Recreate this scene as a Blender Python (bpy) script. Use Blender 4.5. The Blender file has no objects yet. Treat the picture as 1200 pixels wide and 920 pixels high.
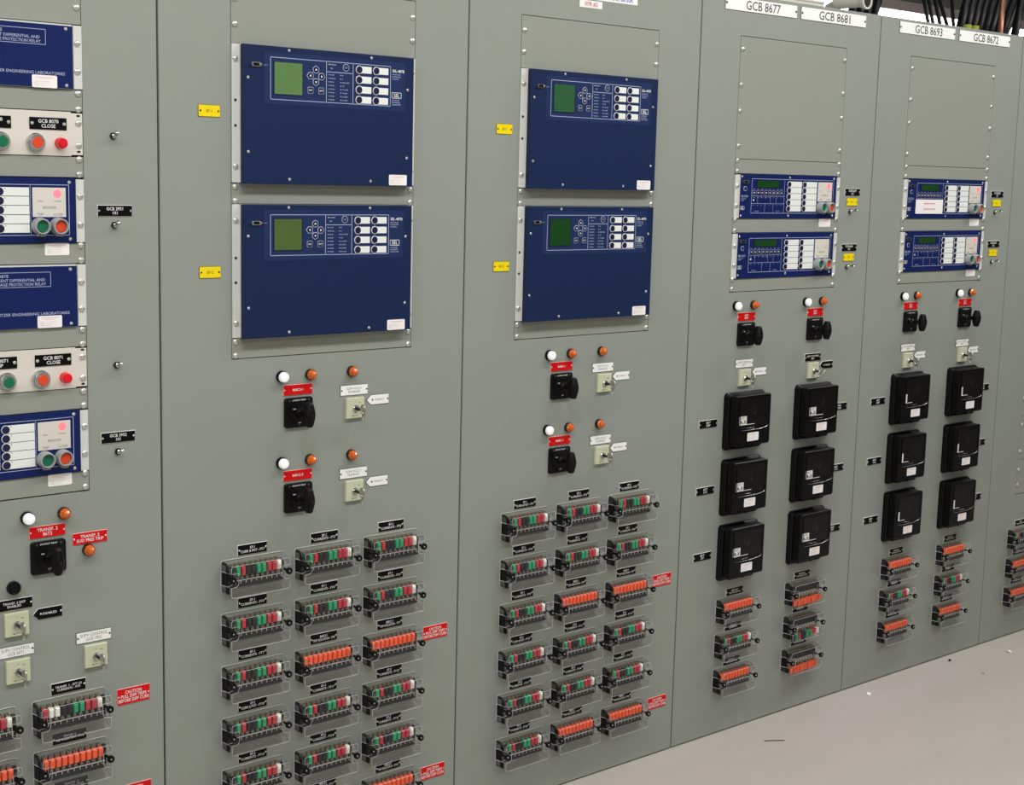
import bpy, math, random
from mathutils import Vector, Matrix
random.seed(7)
scene = bpy.context.scene
COL = scene.collection
PI = math.pi

# ------------------------------------------------------------------ materials
def lin(c):
    return tuple(((v/255)/12.92 if v/255 <= .04045 else ((v/255+.055)/1.055)**2.4) for v in c)

MATS = {}
def mat(name, rgb, rough=.5, metal=0., spec=.5, emit=0., emitcol=None, coat=0., mottled=0., scale=6., bump=0., bscale=200.):
    m = bpy.data.materials.new(name); m.use_nodes = True
    nt = m.node_tree; b = nt.nodes['Principled BSDF']
    c = lin(rgb)
    b.inputs['Base Color'].default_value = (*c, 1)
    b.inputs['Roughness'].default_value = rough
    b.inputs['Metallic'].default_value = metal
    b.inputs['Specular IOR Level'].default_value = spec
    if coat: b.inputs['Coat Weight'].default_value = coat
    if emit:
        b.inputs['Emission Color'].default_value = (*lin(emitcol or rgb), 1)
        b.inputs['Emission Strength'].default_value = emit
    if mottled or bump:
        tc = nt.nodes.new('ShaderNodeTexCoord')
    if mottled:
        n = nt.nodes.new('ShaderNodeTexNoise'); n.inputs['Scale'].default_value = scale
        n.inputs['Detail'].default_value = 6; n.inputs['Roughness'].default_value = .6
        nt.links.new(tc.outputs['Object'], n.inputs['Vector'])
        r = nt.nodes.new('ShaderNodeValToRGB')
        r.color_ramp.elements[0].position = .3; r.color_ramp.elements[1].position = .7
        r.color_ramp.elements[0].color = (*[max(0, v*(1-mottled)) for v in c], 1)
        r.color_ramp.elements[1].color = (*[min(1, v*(1+mottled)) for v in c], 1)
        nt.links.new(n.outputs['Fac'], r.inputs['Fac'])
        nt.links.new(r.outputs['Color'], b.inputs['Base Color'])
    if bump:
        n2 = nt.nodes.new('ShaderNodeTexNoise'); n2.inputs['Scale'].default_value = bscale
        n2.inputs['Detail'].default_value = 2
        nt.links.new(tc.outputs['Object'], n2.inputs['Vector'])
        bp = nt.nodes.new('ShaderNodeBump'); bp.inputs['Strength'].default_value = bump
        bp.inputs['Distance'].default_value = .001
        nt.links.new(n2.outputs['Fac'], bp.inputs['Height'])
        nt.links.new(bp.outputs['Normal'], b.inputs['Normal'])
    MATS[name] = m
    return m

def clear_mat(name, opacity, tint=(1, 1, 1), rough=.06, ior=1.45, body=(.8, .8, .78), refl=1.):
    m = bpy.data.materials.new(name); m.use_nodes = True
    nt = m.node_tree; nt.nodes.clear()
    out = nt.nodes.new('ShaderNodeOutputMaterial')
    tr = nt.nodes.new('ShaderNodeBsdfTransparent'); tr.inputs['Color'].default_value = (*tint, 1)
    df = nt.nodes.new('ShaderNodeBsdfDiffuse'); df.inputs['Color'].default_value = (*body, 1)
    gl = nt.nodes.new('ShaderNodeBsdfGlossy'); gl.inputs['Roughness'].default_value = rough
    fr = nt.nodes.new('ShaderNodeFresnel'); fr.inputs['IOR'].default_value = ior
    m1 = nt.nodes.new('ShaderNodeMixShader'); m1.inputs['Fac'].default_value = opacity
    m2 = nt.nodes.new('ShaderNodeMixShader')
    nt.links.new(tr.outputs[0], m1.inputs[1]); nt.links.new(df.outputs[0], m1.inputs[2])
    mu = nt.nodes.new('ShaderNodeMath'); mu.operation = 'MULTIPLY'; mu.inputs[1].default_value = refl
    nt.links.new(fr.outputs[0], mu.inputs[0]); nt.links.new(mu.outputs[0], m2.inputs['Fac'])
    nt.links.new(m1.outputs[0], m2.inputs[1]); nt.links.new(gl.outputs[0], m2.inputs[2])
    nt.links.new(m2.outputs[0], out.inputs['Surface'])
    MATS[name] = m
    return m

PAINT = mat('grey_green_paint', (149, 154, 146), .42, spec=.35, mottled=.02, scale=1.7, bump=.05, bscale=350)
PLATEP = mat('plate_paint', (151, 154, 145), .45, spec=.35, mottled=.015, scale=2.3)
SHADEM = mat('recess_shade', (30, 32, 28), .8)  # near-black that paints the shade inside openings and holes
SCREWM = mat('zinc_screw', (226, 226, 220), .36, .85)
CHROME = mat('chrome', (205, 207, 206), .24, 1.)
DARKMETAL = mat('dark_metal', (70, 70, 68), .35, 1.)
BLACK = mat('black_bakelite', (8, 8, 9), .42, spec=.22)
GLOSSB = mat('black_gloss', (5, 5, 6), .28, spec=.2)
MATTB = mat('black_moulding', (17, 16, 16), .5, spec=.25)
STRIPB = mat('terminal_strip_black', (34, 32, 33), .5, spec=.25)
NPB = mat('laminate_black', (6, 6, 6), .45, spec=.15)
NPR = mat('laminate_red', (214, 16, 22), .45, spec=.2)
NPW = mat('laminate_white', (250, 250, 246), .5)
NPY = mat('laminate_yellow', (250, 222, 0), .4)
CORE = mat('laminate_core', (222, 224, 218), .5)
CORER = mat('laminate_red_core', (238, 170, 160), .5)
COREY = mat('laminate_yellow_core', (120, 105, 20), .5)
COREW = mat('laminate_white_core', (60, 62, 58), .5)
INKW = mat('white_ink', (240, 240, 236), .5)
INKG = mat('pale_ink', (182, 190, 222), .5)
INKK = mat('black_ink', (28, 28, 28), .5)
INKS = mat('grey_engraving', (150, 152, 148), .5)
INKY = mat('brown_ink', (150, 120, 10), .5)
INKR = mat('red_ink', (205, 80, 80), .5)
INKB = mat('violet_ink', (120, 110, 190), .5)
BLUE = mat('navy_powder_coat', (21, 38, 77), .5, spec=.22, bump=.06, bscale=500)
BLUE2 = mat('navy_overlay', (30, 47, 90), .5, spec=.22)
BLUE3 = mat('deep_blue_enamel', (16, 33, 90), .42, spec=.22)
NAVYBTN = mat('navy_button', (14, 18, 62), .4)
EAR = mat('pale_ear_metal', (216, 217, 212), .42, .0)
LABELW = mat('label_strip_white', (238, 241, 236), .5)
CREAM = mat('cream_plate', (222, 216, 206), .5)
PAPER = mat('sticker_paper', (250, 245, 243), .6)
INKP = mat('faded_red_print', (222, 186, 186), .6)
NICKEL = mat('nickel_key', (186, 186, 176), .4, .9)
BEIGE = mat('ivory_plastic', (206, 208, 178), .5)
LCD1 = mat('lcd_bright_green', (92, 128, 76), .3, emit=.03)  # the display greens carry viewing-angle brightness in their colour
LCD2 = mat('lcd_olive_green', (78, 100, 50), .25, emit=.03)
LCD3 = mat('lcd_mid_green', (46, 92, 56), .3, emit=.02)
LCD4 = mat('lcd_dark_green', (18, 66, 24), .25, emit=.02)
LENSW = mat('white_lens', (240, 240, 238), .25, emit=.25, emitcol=(255, 255, 255))
AMBER = mat('amber_lens', (218, 100, 22), .16, spec=.7)
REDLENS = mat('red_lens', (206, 14, 30), .15, emit=.12, emitcol=(255, 20, 40))
REDGLOW = mat('red_led_glow', (255, 120, 130), .5, emit=.75, emitcol=(255, 112, 120))
HG = mat('handle_green', (14, 160, 106), .35)
HR = mat('handle_red', (196, 36, 56), .35)
HW = mat('handle_white', (252, 250, 240), .4)
HO = mat('handle_orange', (255, 94, 38), .4)
HK = mat('handle_black', (26, 24, 25), .45, spec=.25)
BRASS = mat('pale_contact_metal', (176, 160, 140), .35, .8)
BTNG = mat('push_green', (8, 110, 74), .35)
BTNR = mat('push_red', (226, 72, 38), .35)
GUARD = mat('grey_guard_plastic', (158, 162, 162), .4)
CABLE = mat('black_cable', (9, 9, 10), .45, spec=.25)
COPPER = mat('bare_copper_cable', (158, 108, 90), .4, .6)
TAGYG = mat('yellow_green_tag', (150, 160, 52), .5)
LEDGE = mat('strip_ledge', (196, 190, 184), .45)
PVC = mat('white_pvc', (226, 222, 212), .45)
CLEAR = clear_mat('clear_cover', .028, rough=.16, refl=.32)
CLEARN = clear_mat('clear_cover_recess', .015, rough=.3, refl=.15)
CLEAREDGE = clear_mat('cover_edge_glint', .68, rough=.15, body=(.92, .92, .89))  # pale bead colour stands in for edge glints on clear plastic
GLASSW = clear_mat('relay_glass', .005, ior=1.4, rough=.02, refl=.35)

# ------------------------------------------------------------------ mesh building
class MB:
    def __init__(s): s.v = []; s.f = []; s.mi = []; s.sm = []; s.mats = []
    def _m(s, m):
        if m not in s.mats: s.mats.append(m)
        return s.mats.index(m)
    def add(s, vs, fs, m, smooth=False):
        o = len(s.v); s.v += [tuple(v) for v in vs]; k = s._m(m)
        for f in fs: s.f.append([i+o for i in f]); s.mi.append(k); s.sm.append(smooth)
        return s
    def box(s, x0, x1, y0, y1, z0, z1, m):
        if y0 > y1: y0, y1 = y1, y0
        v = [(x0, y0, z0), (x1, y0, z0), (x1, y0, z1), (x0, y0, z1), (x0, y1, z0), (x1, y1, z0), (x1, y1, z1), (x0, y1, z1)]
        return s.add(v, [(0, 1, 2, 3), (1, 5, 6, 2), (5, 4, 7, 6), (4, 0, 3, 7), (3, 2, 6, 7), (4, 5, 1, 0)], m)
    def prism(s, poly, yb, yf, m, bev=0., bevm=None, smooth=False):
        """polygon in x-z (counter-clockwise seen from the front) from y=yb to y=yf (front), front edge chamfered"""
        n = len(poly); cx = sum(p[0] for p in poly)/n; cz = sum(p[1] for p in poly)/n
        rings = [[(x, yb, z) for x, z in poly]]
        if bev:
            w = max(p[0] for p in poly)-min(p[0] for p in poly); h = max(p[1] for p in poly)-min(p[1] for p in poly)
            kx = 1-2*bev/w; kz = 1-2*bev/h
            bx = (max(p[0] for p in poly)+min(p[0] for p in poly))/2; bz = (max(p[1] for p in poly)+min(p[1] for p in poly))/2
            d = bev if abs(yb-yf) > bev else abs(yb-yf)*.9
            rings.append([(x, yf+d, z) for x, z in poly])
            rings.append([(bx+(x-bx)*kx, yf, bz+(z-bz)*kz) for x, z in poly])
        else: rings.append([(x, yf, z) for x, z in poly])
        for a in range(len(rings)-1):
            vs = rings[a]+rings[a+1]
            fs = [(i, (i+1) % n, n+(i+1) % n, n+i) for i in range(n)]
            s.add(vs, fs, (bevm or m) if (bev and a == len(rings)-2) else (bevm if bevm and not smooth else m), smooth)
        s.add(rings[-1], [tuple(range(n))], m)
        s.add(rings[0], [tuple(range(n-1, -1, -1))], m)
        return s
    def rbox(s, cx, cz, w, h, yb, yf, m, r=.003, bev=0., bevm=None, seg=4):
        return s.prism(rrect(cx, cz, w, h, r, seg), yb, yf, m, bev, bevm)
    def plate(s, cx, cz, w, h, yb, yf, m, bev=.001, bevm=None):
        return s.prism([(cx-w/2, cz-h/2), (cx+w/2, cz-h/2), (cx+w/2, cz+h/2), (cx-w/2, cz+h/2)], yb, yf, m, bev, bevm)
    def lathe(s, cx, cz, prof, m, n=20, smooth=True, rot=0.):
        """prof: (radius, y) from back to front, around the y axis; closes with a cap when radius is 0"""
        for (r0, y0), (r1, y1) in zip(prof, prof[1:]):
            vs = []
            for r, y in ((r0, y0), (r1, y1)):
                for k in range(n):
                    a = 2*PI*k/n+rot
                    vs.append((cx+r*math.cos(a), y, cz+r*math.sin(a)))
            s.add(vs, [(k, (k+1) % n, n+(k+1) % n, n+k) for k in range(n)], m, smooth)
        return s
    def disc(s, cx, cz, r, y, m, n=20):
        return s.add([(cx+r*math.cos(2*PI*k/n), y, cz+r*math.sin(2*PI*k/n)) for k in range(n)], [tuple(range(n))], m)
    def rect(s, x0, x1, z0, z1, y, m):
        return s.add([(x0, y, z0), (x1, y, z0), (x1, y, z1), (x0, y, z1)], [(0, 1, 2, 3)], m)
    def frame(s, x0, x1, z0, z1, t, y, m):
        s.rect(x0, x1, z0, z0+t, y, m); s.rect(x0, x1, z1-t, z1, y, m)
        s.rect(x0, x0+t, z0, z1, y, m); return s.rect(x1-t, x1, z0, z1, y, m)
    def ringflat(s, cx, cz, r0, r1, y, m, n=20):
        vs = [(cx+r*math.cos(2*PI*k/n), y, cz+r*math.sin(2*PI*k/n)) for r in (r0, r1) for k in range(n)]
        return s.add(vs, [(k, n+k, n+(k+1) % n, (k+1) % n) for k in range(n)], m)
    def tube(s, path, r, m, n=6, closed=False, smooth=True):
        P = [Vector(p) for p in path]; rings = []; N = len(P)
        up = None
        for i in range(N):
            a = P[(i-1) % N] if closed or i else P[i]; b = P[(i+1) % N] if closed or i < N-1 else P[i]
            t = (b-a).normalized()
            if up is None:
                up = Vector((0, 0, 1)) if abs(t.z) < .9 else Vector((0, 1, 0))
            u = t.cross(up)
            if u.length < 1e-6: u = t.cross(Vector((.3, .5, .8)))
            u.normalize(); w = u.cross(t).normalized(); up = w
            rr = r[i] if isinstance(r, (list, tuple)) else r
            rings.append([P[i]+(u*math.cos(2*PI*k/n)+w*math.sin(2*PI*k/n))*rr for k in range(n)])
        vs = [v for g in rings for v in g]; fs = []
        for i in range(N if closed else N-1):
            j = (i+1) % N
            fs += [(i*n+k, j*n+k, j*n+(k+1) % n, i*n+(k+1) % n) for k in range(n)]
        if not closed: fs += [tuple(range(n-1, -1, -1)), tuple((N-1)*n+k for k in range(n))]
        return s.add(vs, fs, m, smooth)
    def text(s, body, cx, cz, y, cap, m, maxw=None, align='CENTER', line=1.0, thin=False, fit=False):
        vs, fs = text_geo(body, align, line, .002 if thin else .010)
        if not vs: return s
        k = cap/CAP
        xs = [v[0] for v in vs]; w = (max(xs)-min(xs))*k
        kx = k*(maxw/w if maxw and (fit or w > maxw) else 1.)
        zs = [v[1] for v in vs]; mid = (max(zs)+min(zs))/2
        return s.add([(cx+v[0]*kx, y, cz+(v[1]-mid)*k) for v in vs], fs, m)
    def mesh(s, name):
        me = bpy.data.meshes.new(name); me.from_pydata(s.v, [], s.f)
        for m in s.mats: me.materials.append(m)
        me.polygons.foreach_set('material_index', s.mi)
        me.polygons.foreach_set('use_smooth', s.sm)
        me.update(); return me

def rrect(cx, cz, w, h, r, seg=4):
    pts = []
    for sx, sz, a0 in ((1, -1, -PI/2), (1, 1, 0), (-1, 1, PI/2), (-1, -1, PI)):
        for k in range(seg+1):
            a = a0+PI/2*k/seg
            pts.append((cx+sx*(w/2-r)+r*math.cos(a), cz+sz*(h/2-r)+r*math.sin(a)))
    return pts

_TC = {}
def text_geo(body, align, line, wt=.010):
    key = (body, align, line, wt)
    if key in _TC: return _TC[key]
    cu = bpy.data.curves.new('lettering_source', 'FONT'); cu.body = body; cu.align_x = align
    cu.size = 1.; cu.space_line = line; cu.resolution_u = 2; cu.offset = wt
    ob = bpy.data.objects.new('lettering_source', cu); COL.objects.link(ob)
    dg = bpy.context.evaluated_depsgraph_get()
    me = bpy.data.meshes.new_from_object(ob.evaluated_get(dg))
    vs = [tuple(v.co) for v in me.vertices]; fs = [tuple(p.vertices) for p in me.polygons]
    bpy.data.objects.remove(ob); bpy.data.curves.remove(cu); bpy.data.meshes.remove(me)
    _TC[key] = (vs, fs); return _TC[key]
_h = text_geo('H', 'CENTER', 1.)[0]
CAP = max(v[1] for v in _h)-min(v[1] for v in _h)

# ------------------------------------------------------------------ objects
def tag(o, label=None, cat=None, group=None, kind=None):
    if label: o['label'] = label
    if cat: o['category'] = cat
    if group: o['group'] = group
    if kind: o['kind'] = kind
    return o
def thing(name, label, cat, x=0, z=0, y=0, group=None):
    o = bpy.data.objects.new(name, None); COL.objects.link(o); o.location = (x, y, z)
    o.empty_display_size = .02
    return tag(o, label, cat, group)
def part(name, me, parent, loc=(0, 0, 0), label=None, rot=None):
    if isinstance(me, MB): me = me.mesh(name)
    o = bpy.data.objects.new(name, me); COL.objects.link(o); o.parent = parent; o.location = loc
    if rot: o.rotation_euler = rot
    if label: o['label'] = label
    return o
def struct(name, mb):
    o = bpy.data.objects.new(name, mb.mesh(name)); COL.objects.link(o); o['kind'] = 'structure'; return o
_MC = {}
def cached(key, fn):
    if key not in _MC: _MC[key] = fn()
    return _MC[key]

# ------------------------------------------------------------------ room
X0, SP = -.4800, .8123
SEAM = [X0+SP*(i-1) for i in range(0, 8)]     # cabinet i runs from SEAM[i] to SEAM[i+1]
HCAB = 2.174
FLOORM = mat('floor_concrete', (190, 181, 178), .5, spec=.3, mottled=.06, scale=1.3, bump=.08, bscale=60)
_nt = FLOORM.node_tree
_rp = next(n for n in _nt.nodes if n.type == 'VALTORGB'); _nz = next(n for n in _nt.nodes if n.type == 'TEX_NOISE' and n.inputs['Scale'].default_value < 10)
_rp.color_ramp.elements[0].color = (*lin((180, 179, 166)), 1); _rp.color_ramp.elements[1].color = (*lin((194, 182, 181)), 1)
_mp = _nt.nodes.new('ShaderNodeMapping'); _mp.inputs['Scale'].default_value = (.55, 2.6, 1.); _mp.inputs['Rotation'].default_value = (0, 0, .12)
_tc = next(n for n in _nt.nodes if n.type == 'TEX_COORD')
_nt.links.new(_tc.outputs['Object'], _mp.inputs['Vector']); _nt.links.new(_mp.outputs['Vector'], _nz.inputs['Vector'])
WALLM = mat('room_wall_paint', (200, 200, 194), .8, mottled=.02, scale=2)
CEILM = mat('ceiling_dark_paint', (120, 116, 112), .8, mottled=.05, scale=3)
RX0, RX1, RY0, RY1, RH = -6., 9., -5.2, 5., 3.6
struct('floor', MB().box(RX0, RX1, RY0, RY1, -.1, 0, FLOORM))
struct('ceiling', MB().box(RX0, RX1, RY0, RY1, RH, RH+.1, CEILM))
struct('wall_back', MB().box(RX0, RX1, RY1, RY1+.1, 0, RH, WALLM))
struct('wall_front', MB().box(RX0, RX1, RY0-.1, RY0, 0, RH, WALLM))
struct('wall_left', MB().box(RX0-.1, RX0, RY0, RY1, 0, RH, WALLM))
struct('wall_right', MB().box(RX1, RX1+.1, RY0, RY1, 0, RH, WALLM))

# ------------------------------------------------------------------ cabinets
CN = {0: 'TRANSF. 2 cabinet', 1: '86BC2 cabinet', 2: '86BB1 cabinet', 3: 'GCB 8677 cabinet', 4: 'GCB 8693 cabinet', 5: 'end cabinet'}
RACK = {0: (-1.1274, -.6446, .9960, 2.05), 1: (-.3106, .1722, 1.247, 2.0509), 2: (.4973, .9799, 1.246, 2.049),
        3: (1.3095, 1.7923, 1.3404, 2.0617), 4: (2.1237, 2.6063, 1.3404, 2.0617), 5: (2.9430, 3.4256, .542, 2.0617)}
CABLAB = {0: 'grey-green steel cabinet with the red TRANSF. 2 plates and GCB 3951 plate',
          1: 'grey-green steel cabinet carrying the two larger navy relays, beside the TRANSF. 2 cabinet',
          2: 'grey-green steel cabinet with the XFR #2 sticker near its top',
          3: 'grey-green steel cabinet signed GCB 8677 and GCB 8681',
          4: 'grey-green steel cabinet signed GCB 8693 and GCB 8672',
          5: 'grey-green steel cabinet cut off by the frame beyond the GCB 8672 sign'}
for i in range(6):
    xa, xb = SEAM[i]+.0022, SEAM[i+1]-.0022
    c = thing('switchboard_cabinet', CABLAB[i], 'cabinet', (xa+xb)/2, 0, 0, 'switchboard cabinets standing in a row')
    ox = (xa+xb)/2
    ra, rb, rz0, rz1 = RACK[i]
    g = .0014
    ra -= g+ox; rb += g-ox; rz0 -= g; rz1 += g
    a, b = xa-ox, xb-ox
    m = MB()
    yb, yf, bv = .003, 0., .0012
    o_ = [(a, .0035), (b, .0035), (b, HCAB), (a, HCAB)]; i_ = [(ra, rz0), (rb, rz0), (rb, rz1), (ra, rz1)]
    of = [(x+(bv if x < 0 else -bv), z+(bv if z < 1 else -bv)) for x, z in o_]
    vs = [(x, yf, z) for x, z in of]+[(x, yf, z) for x, z in i_]+[(x, bv, z) for x, z in o_]+[(x, .02, z) for x, z in o_]+[(x, yb, z) for x, z in i_]
    fs = []
    for k in range(4):
        j = (k+1) % 4
        fs += [(k, j, 4+j, 4+k), (k, 8+k, 8+j, j), (8+k, 12+k, 12+j, 8+j), (4+k, 4+j, 16+j, 16+k)]
    m.add(vs, fs, PAINT)
    part('front_sheet', m, c)
    m = MB()
    D = .75
    m.add([(a, .02, 0), (b, .02, 0), (b, D, 0), (a, D, 0), (a, .02, HCAB), (b, .02, HCAB), (b, D, HCAB), (a, D, HCAB)],
          [(0, 3, 7, 4), (1, 5, 6, 2), (2, 6, 7, 3), (4, 7, 6, 5)], PAINT)
    part('housing', m, c)
    m = MB()   # added dark sheet, painting the shade deep in the rack opening
    m.box(ra-.01, rb+.01, .03, .034, rz0-.01, rz1+.01, SHADEM)
    part('rack_shade_sheet', m, c)

# ------------------------------------------------------------------ shared small parts
def screw_mesh():
    def f():
        m = MB(); m.lathe(0, 0, [(.0066, 0), (.0066, -.0008), (.0060, -.0024), (.0043, -.0039), (.0021, -.0046), (0, -.0047)], SCREWM, 14)
        return m.mesh('screw')
    return cached('screw', f)
def small_screw_mesh(metal=True):
    def f():
        m = MB(); m.lathe(0, 0, [(.0034, 0), (.0034, -.0006), (.0026, -.0014), (0, -.0017)], SCREWM if metal else DARKMETAL, 12)
        return m.mesh('small_screw')
    return cached(('ss', metal), f)
def screws(parent, pts, y=0., small=False, name='screw'):
    for x, z in pts: part(name, small_screw_mesh() if small else screw_mesh(), parent, (x, y, z))

def filler(i, z0, z1, label, zs=None, sticker=None, notch=False):
    ra, rb = RACK[i][:2]; cx = (ra+rb)/2; cz = (z0+z1)/2; w = rb-ra
    t = thing('filler_plate', label, 'filler plate', cx, cz, 0, 'blank filler plates in the rack openings')
    m = MB(); m.plate(0, 0, w, z1-z0-.0006, .003, -.0006, PLATEP, .0005)
    part('plate', m, t)
    zl = zs if zs else [z0+.008, z1-.008] if z1-z0 < .06 else [z0+.01, (z0+z1)/2, z1-.01]
    screws(t, [(sx*(w/2-.0085), z-cz) for z in zl for sx in (-1, 1)], -.0006)
    if sticker:
        x, z, sw, sh = sticker
        st(t, x-cx, z-cz, -.0008, sw, sh)
    return t

STN = [0]
def st(parent, x, z, y, w=.0505, h=.0235):
    def f():
        m = MB(); m.rbox(0, 0, w, h, 0, -.0003, PAPER, .0025)
        m.rect(-w*.36, w*.36, h*.3, h*.34, -.0005, INKP); m.rect(-w*.2, w*.2, h*.18, h*.21, -.0005, INKP)
        for k in range(3):
            m.rect(-w*.42, -w*.22, h*(-.02-.15*k), h*(0-.15*k), -.0005, INKS); m.rect(-w*.18, w*(.2-.05*k), h*(-.02-.15*k), h*(0.-.15*k), -.0005, INKP)
        return m.mesh('calibration_sticker')
    part('calibration_sticker', cached(('st', w, h), f), parent, (x, y, z), 'white paper sticker with small print')

def nameplate(text, x, z, label, kind='black', w=.0762, h=.0254, cap=.0052, line=.95, group=None, arrow=False, name='nameplate', screwd=.0038, maxw=None, ink=None, y=0.):
    face, core, inkm = {'black': (NPB, CORE, INKW), 'red': (NPR, CORER, INKW), 'white': (NPW, COREW, INKS), 'yellow': (NPY, COREY, INKY)}[kind]
    if ink: inkm = ink
    t = thing(name, label, 'arrow tag' if arrow else 'nameplate', x, z, y, group or (kind+' engraved nameplates'))
    def f():
        m = MB()
        if arrow:
            m.prism([(-w/2, 0), (-w/2+.0115, -h/2), (w/2, -h/2), (w/2, h/2), (-w/2+.0115, h/2)], .0004, -.0017, face, .0008, core)
        else: m.plate(0, 0, w, h, .0004, -.0017, face, .0009, core)
        return m.mesh('plate')
    part('plate', cached(('np', kind, w, h, arrow), f), t)
    def g():
        m = MB(); m.text(text, .004 if arrow else 0, 0, -.0020, cap, inkm, maxw or w-.018-(.01 if arrow else 0), 'CENTER', line, kind == 'white'); return m.mesh('lettering')
    part('lettering', cached(('lt', text, kind, w, cap, line, arrow, maxw), g), t)
    def s():
        m = MB(); mm = SCREWM if kind in ('black', 'red') else DARKMETAL
        m.lathe(0, 0, [(.0021, 0), (.0021, -.0005), (.0015, -.001), (0, -.0012)], mm, 10); return m.mesh('screw')
    sm_ = cached(('nps', kind in ('black', 'red')), s)
    for sx in ((-w/2+.017, w/2-screwd) if arrow else (-w/2+screwd, w/2-screwd)): part('screw', sm_, t, (sx, -.0017, 0))
    return t

def lamp(kind, x, z, label):
    t = thing('indicator_lamp', label, 'indicator lamp', x, z, 0, {'white': 'white indicator lamps', 'amber': 'amber indicator lamps', 'black': 'black indicator lamps'}[kind])
    def ring():
        m = MB(); q = .0129 if kind == 'amber' else .0138; m.lathe(0, 0, [(q, .0004), (q, -.006), (q-.0008, -.0085), (.0112, -.0085)], BLACK if kind == 'white' else (MATTB if kind == 'black' else DARKMETAL), 22); return m.mesh('bezel')
    def lens():
        m = MB()
        if kind == 'white': m.lathe(0, 0, [(.0118, -.006), (.0118, -.013), (.0112, -.0160), (.0088, -.0180), (.0045, -.0188), (0, -.0189)], LENSW, 24)
        elif kind == 'black': m.lathe(0, 0, [(.0110, -.006), (.0108, -.014), (.0085, -.017), (.004, -.018), (0, -.018)], GLOSSB, 24)
        else:
            m.lathe(0, 0, [(.0118, -.005), (.0118, -.010)], AMBER, 24)
            m.lathe(0, 0, [(.0118, -.010), (.0092, -.0125), (.0080, -.0185), (.0035, -.0215), (0, -.0222)], AMBER, 8, False)
        return m.mesh('lens')
    part('bezel', cached(('ring', kind), ring), t); part('lens', cached(('lens', kind), lens), t)
    return t

def lockout(x, z, label, text='LOCKOUT RELAY'):
    t = thing('lockout_switch', label, 'lockout switch', x, z, 0, 'black lockout switches')
    def pl():
        m = MB(); m.rbox(0, 0, .0735, .0685, 0, -.0065, BLACK, .0065, .0012)
        m.lathe(0, -.002, [(.026, -.0064), (.025, -.0085), (.0, -.0085)], BLACK, 28); return m.mesh('faceplate')
    part('faceplate', cached('lkp', pl), t)
    def tx():
        m = MB(); m.text('LOCKOUT RELAY', 0, .0285, -.0068, .0034, INKW, .036)
        m.text('TRIP', -.014, .0085, -.0088, .0028, INKW); m.text('RESET', .0015, .0085, -.0088, .0028, INKW); m.text('CUT', 0, -.0235, -.0088, .0025, INKW)
        return m.mesh('lettering')
    part('lettering', cached('lkt', tx), t)
    for sx, sz in ((-.024, .0265), (.0265, .0265), (0, -.0275)): part('screw', small_screw_mesh(False), t, (sx, -.0065, sz))
    def sh():
        m = MB(); m.lathe(0, 0, [(.012, -.0085), (.010, -.014), (.0072, -.018), (.0066, -.036), (.0085, -.0395)], BLACK, 18); return m.mesh('shaft')
    part('shaft', cached('lks', sh), t)
    def hd():   # long lozenge grip standing upright
        m = MB()
        prof = [(-.0275, .0076), (-.0240, .0098), (-.010, .0136), (0, .0150), (.010, .0136), (.0240, .0098), (.0275, .0076)]
        rings = []
        for z_, r in prof:
            n = 12
            rings.append([(r*.86*math.cos(2*PI*k/n), -.0495+r*1.05*math.sin(2*PI*k/n), z_) for k in range(n)])
        n = 12; vs = [v for g in rings for v in g]; fs = []
        for a in range(len(rings)-1): fs += [(a*n+k, a*n+(k+1) % n, (a+1)*n+(k+1) % n, (a+1)*n+k) for k in range(n)]
        fs += [tuple(range(n-1, -1, -1)), tuple((len(rings)-1)*n+k for k in range(n))]
        m.add(vs, fs, BLACK)
        m.lathe(0, 0, [(.0034, -.0640), (.003, -.0662), (0, -.0662)], DARKMETAL, 10)
        return m.mesh('handle')
    part('handle', cached('lkh', hd), t)
    return t

def keyswitch(x, z, label, turned=False):
    t = thing('key_switch', label, 'key switch', x, z, 0, 'ivory key switches with a key in')
    def pl():
        m = MB(); m.plate(0, 0, .0495, .0485, 0, -.0075, BEIGE, .0012)
        m.text('O', -.001, .0155, -.0077, .0028, INKK); m.text('ON', .0105, .0125, -.0077, .0026, INKK); m.text('SWITCH', .001, -.0185, -.0077, .0022, INKK)
        m.disc(-.0075, -.0185, .0015, -.0077, INKK, 8)
        return m.mesh('faceplate')
    part('faceplate', cached('ksp', pl), t)
    def lk():
        m = MB(); m.lathe(0, -.001, [(.0085, -.0075), (.0085, -.0105), (.0068, -.013), (0, -.013)], CHROME, 18); return m.mesh('lock_cylinder')
    part('lock_cylinder', cached('ksl', lk), t)
    def ky():
        m = MB(); m.box(-.0011, .0011, -.031, -.013, -.0045, .0020, DARKMETAL)
        bow = [(0, -.0375+.0085*math.sin(2*PI*k/16), -.0005+.0110*math.cos(2*PI*k/16)) for k in range(16)]
        m.tube(bow, .0026, NICKEL, 6, True)
        m.box(-.0012, .0012, -.0440, -.0315, -.0055, .0055, NICKEL)
        m.tube([(.0005, -.0390, -.009), (.001, -.0370, -.017), (.001, -.0360, -.0235)], [.0030, .0036, .0028], NICKEL, 6)
        return m.mesh('key')
    part('key', cached('ksk', ky), t, rot=(0, PI*.25, 0) if turned else None)
    return t

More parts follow.
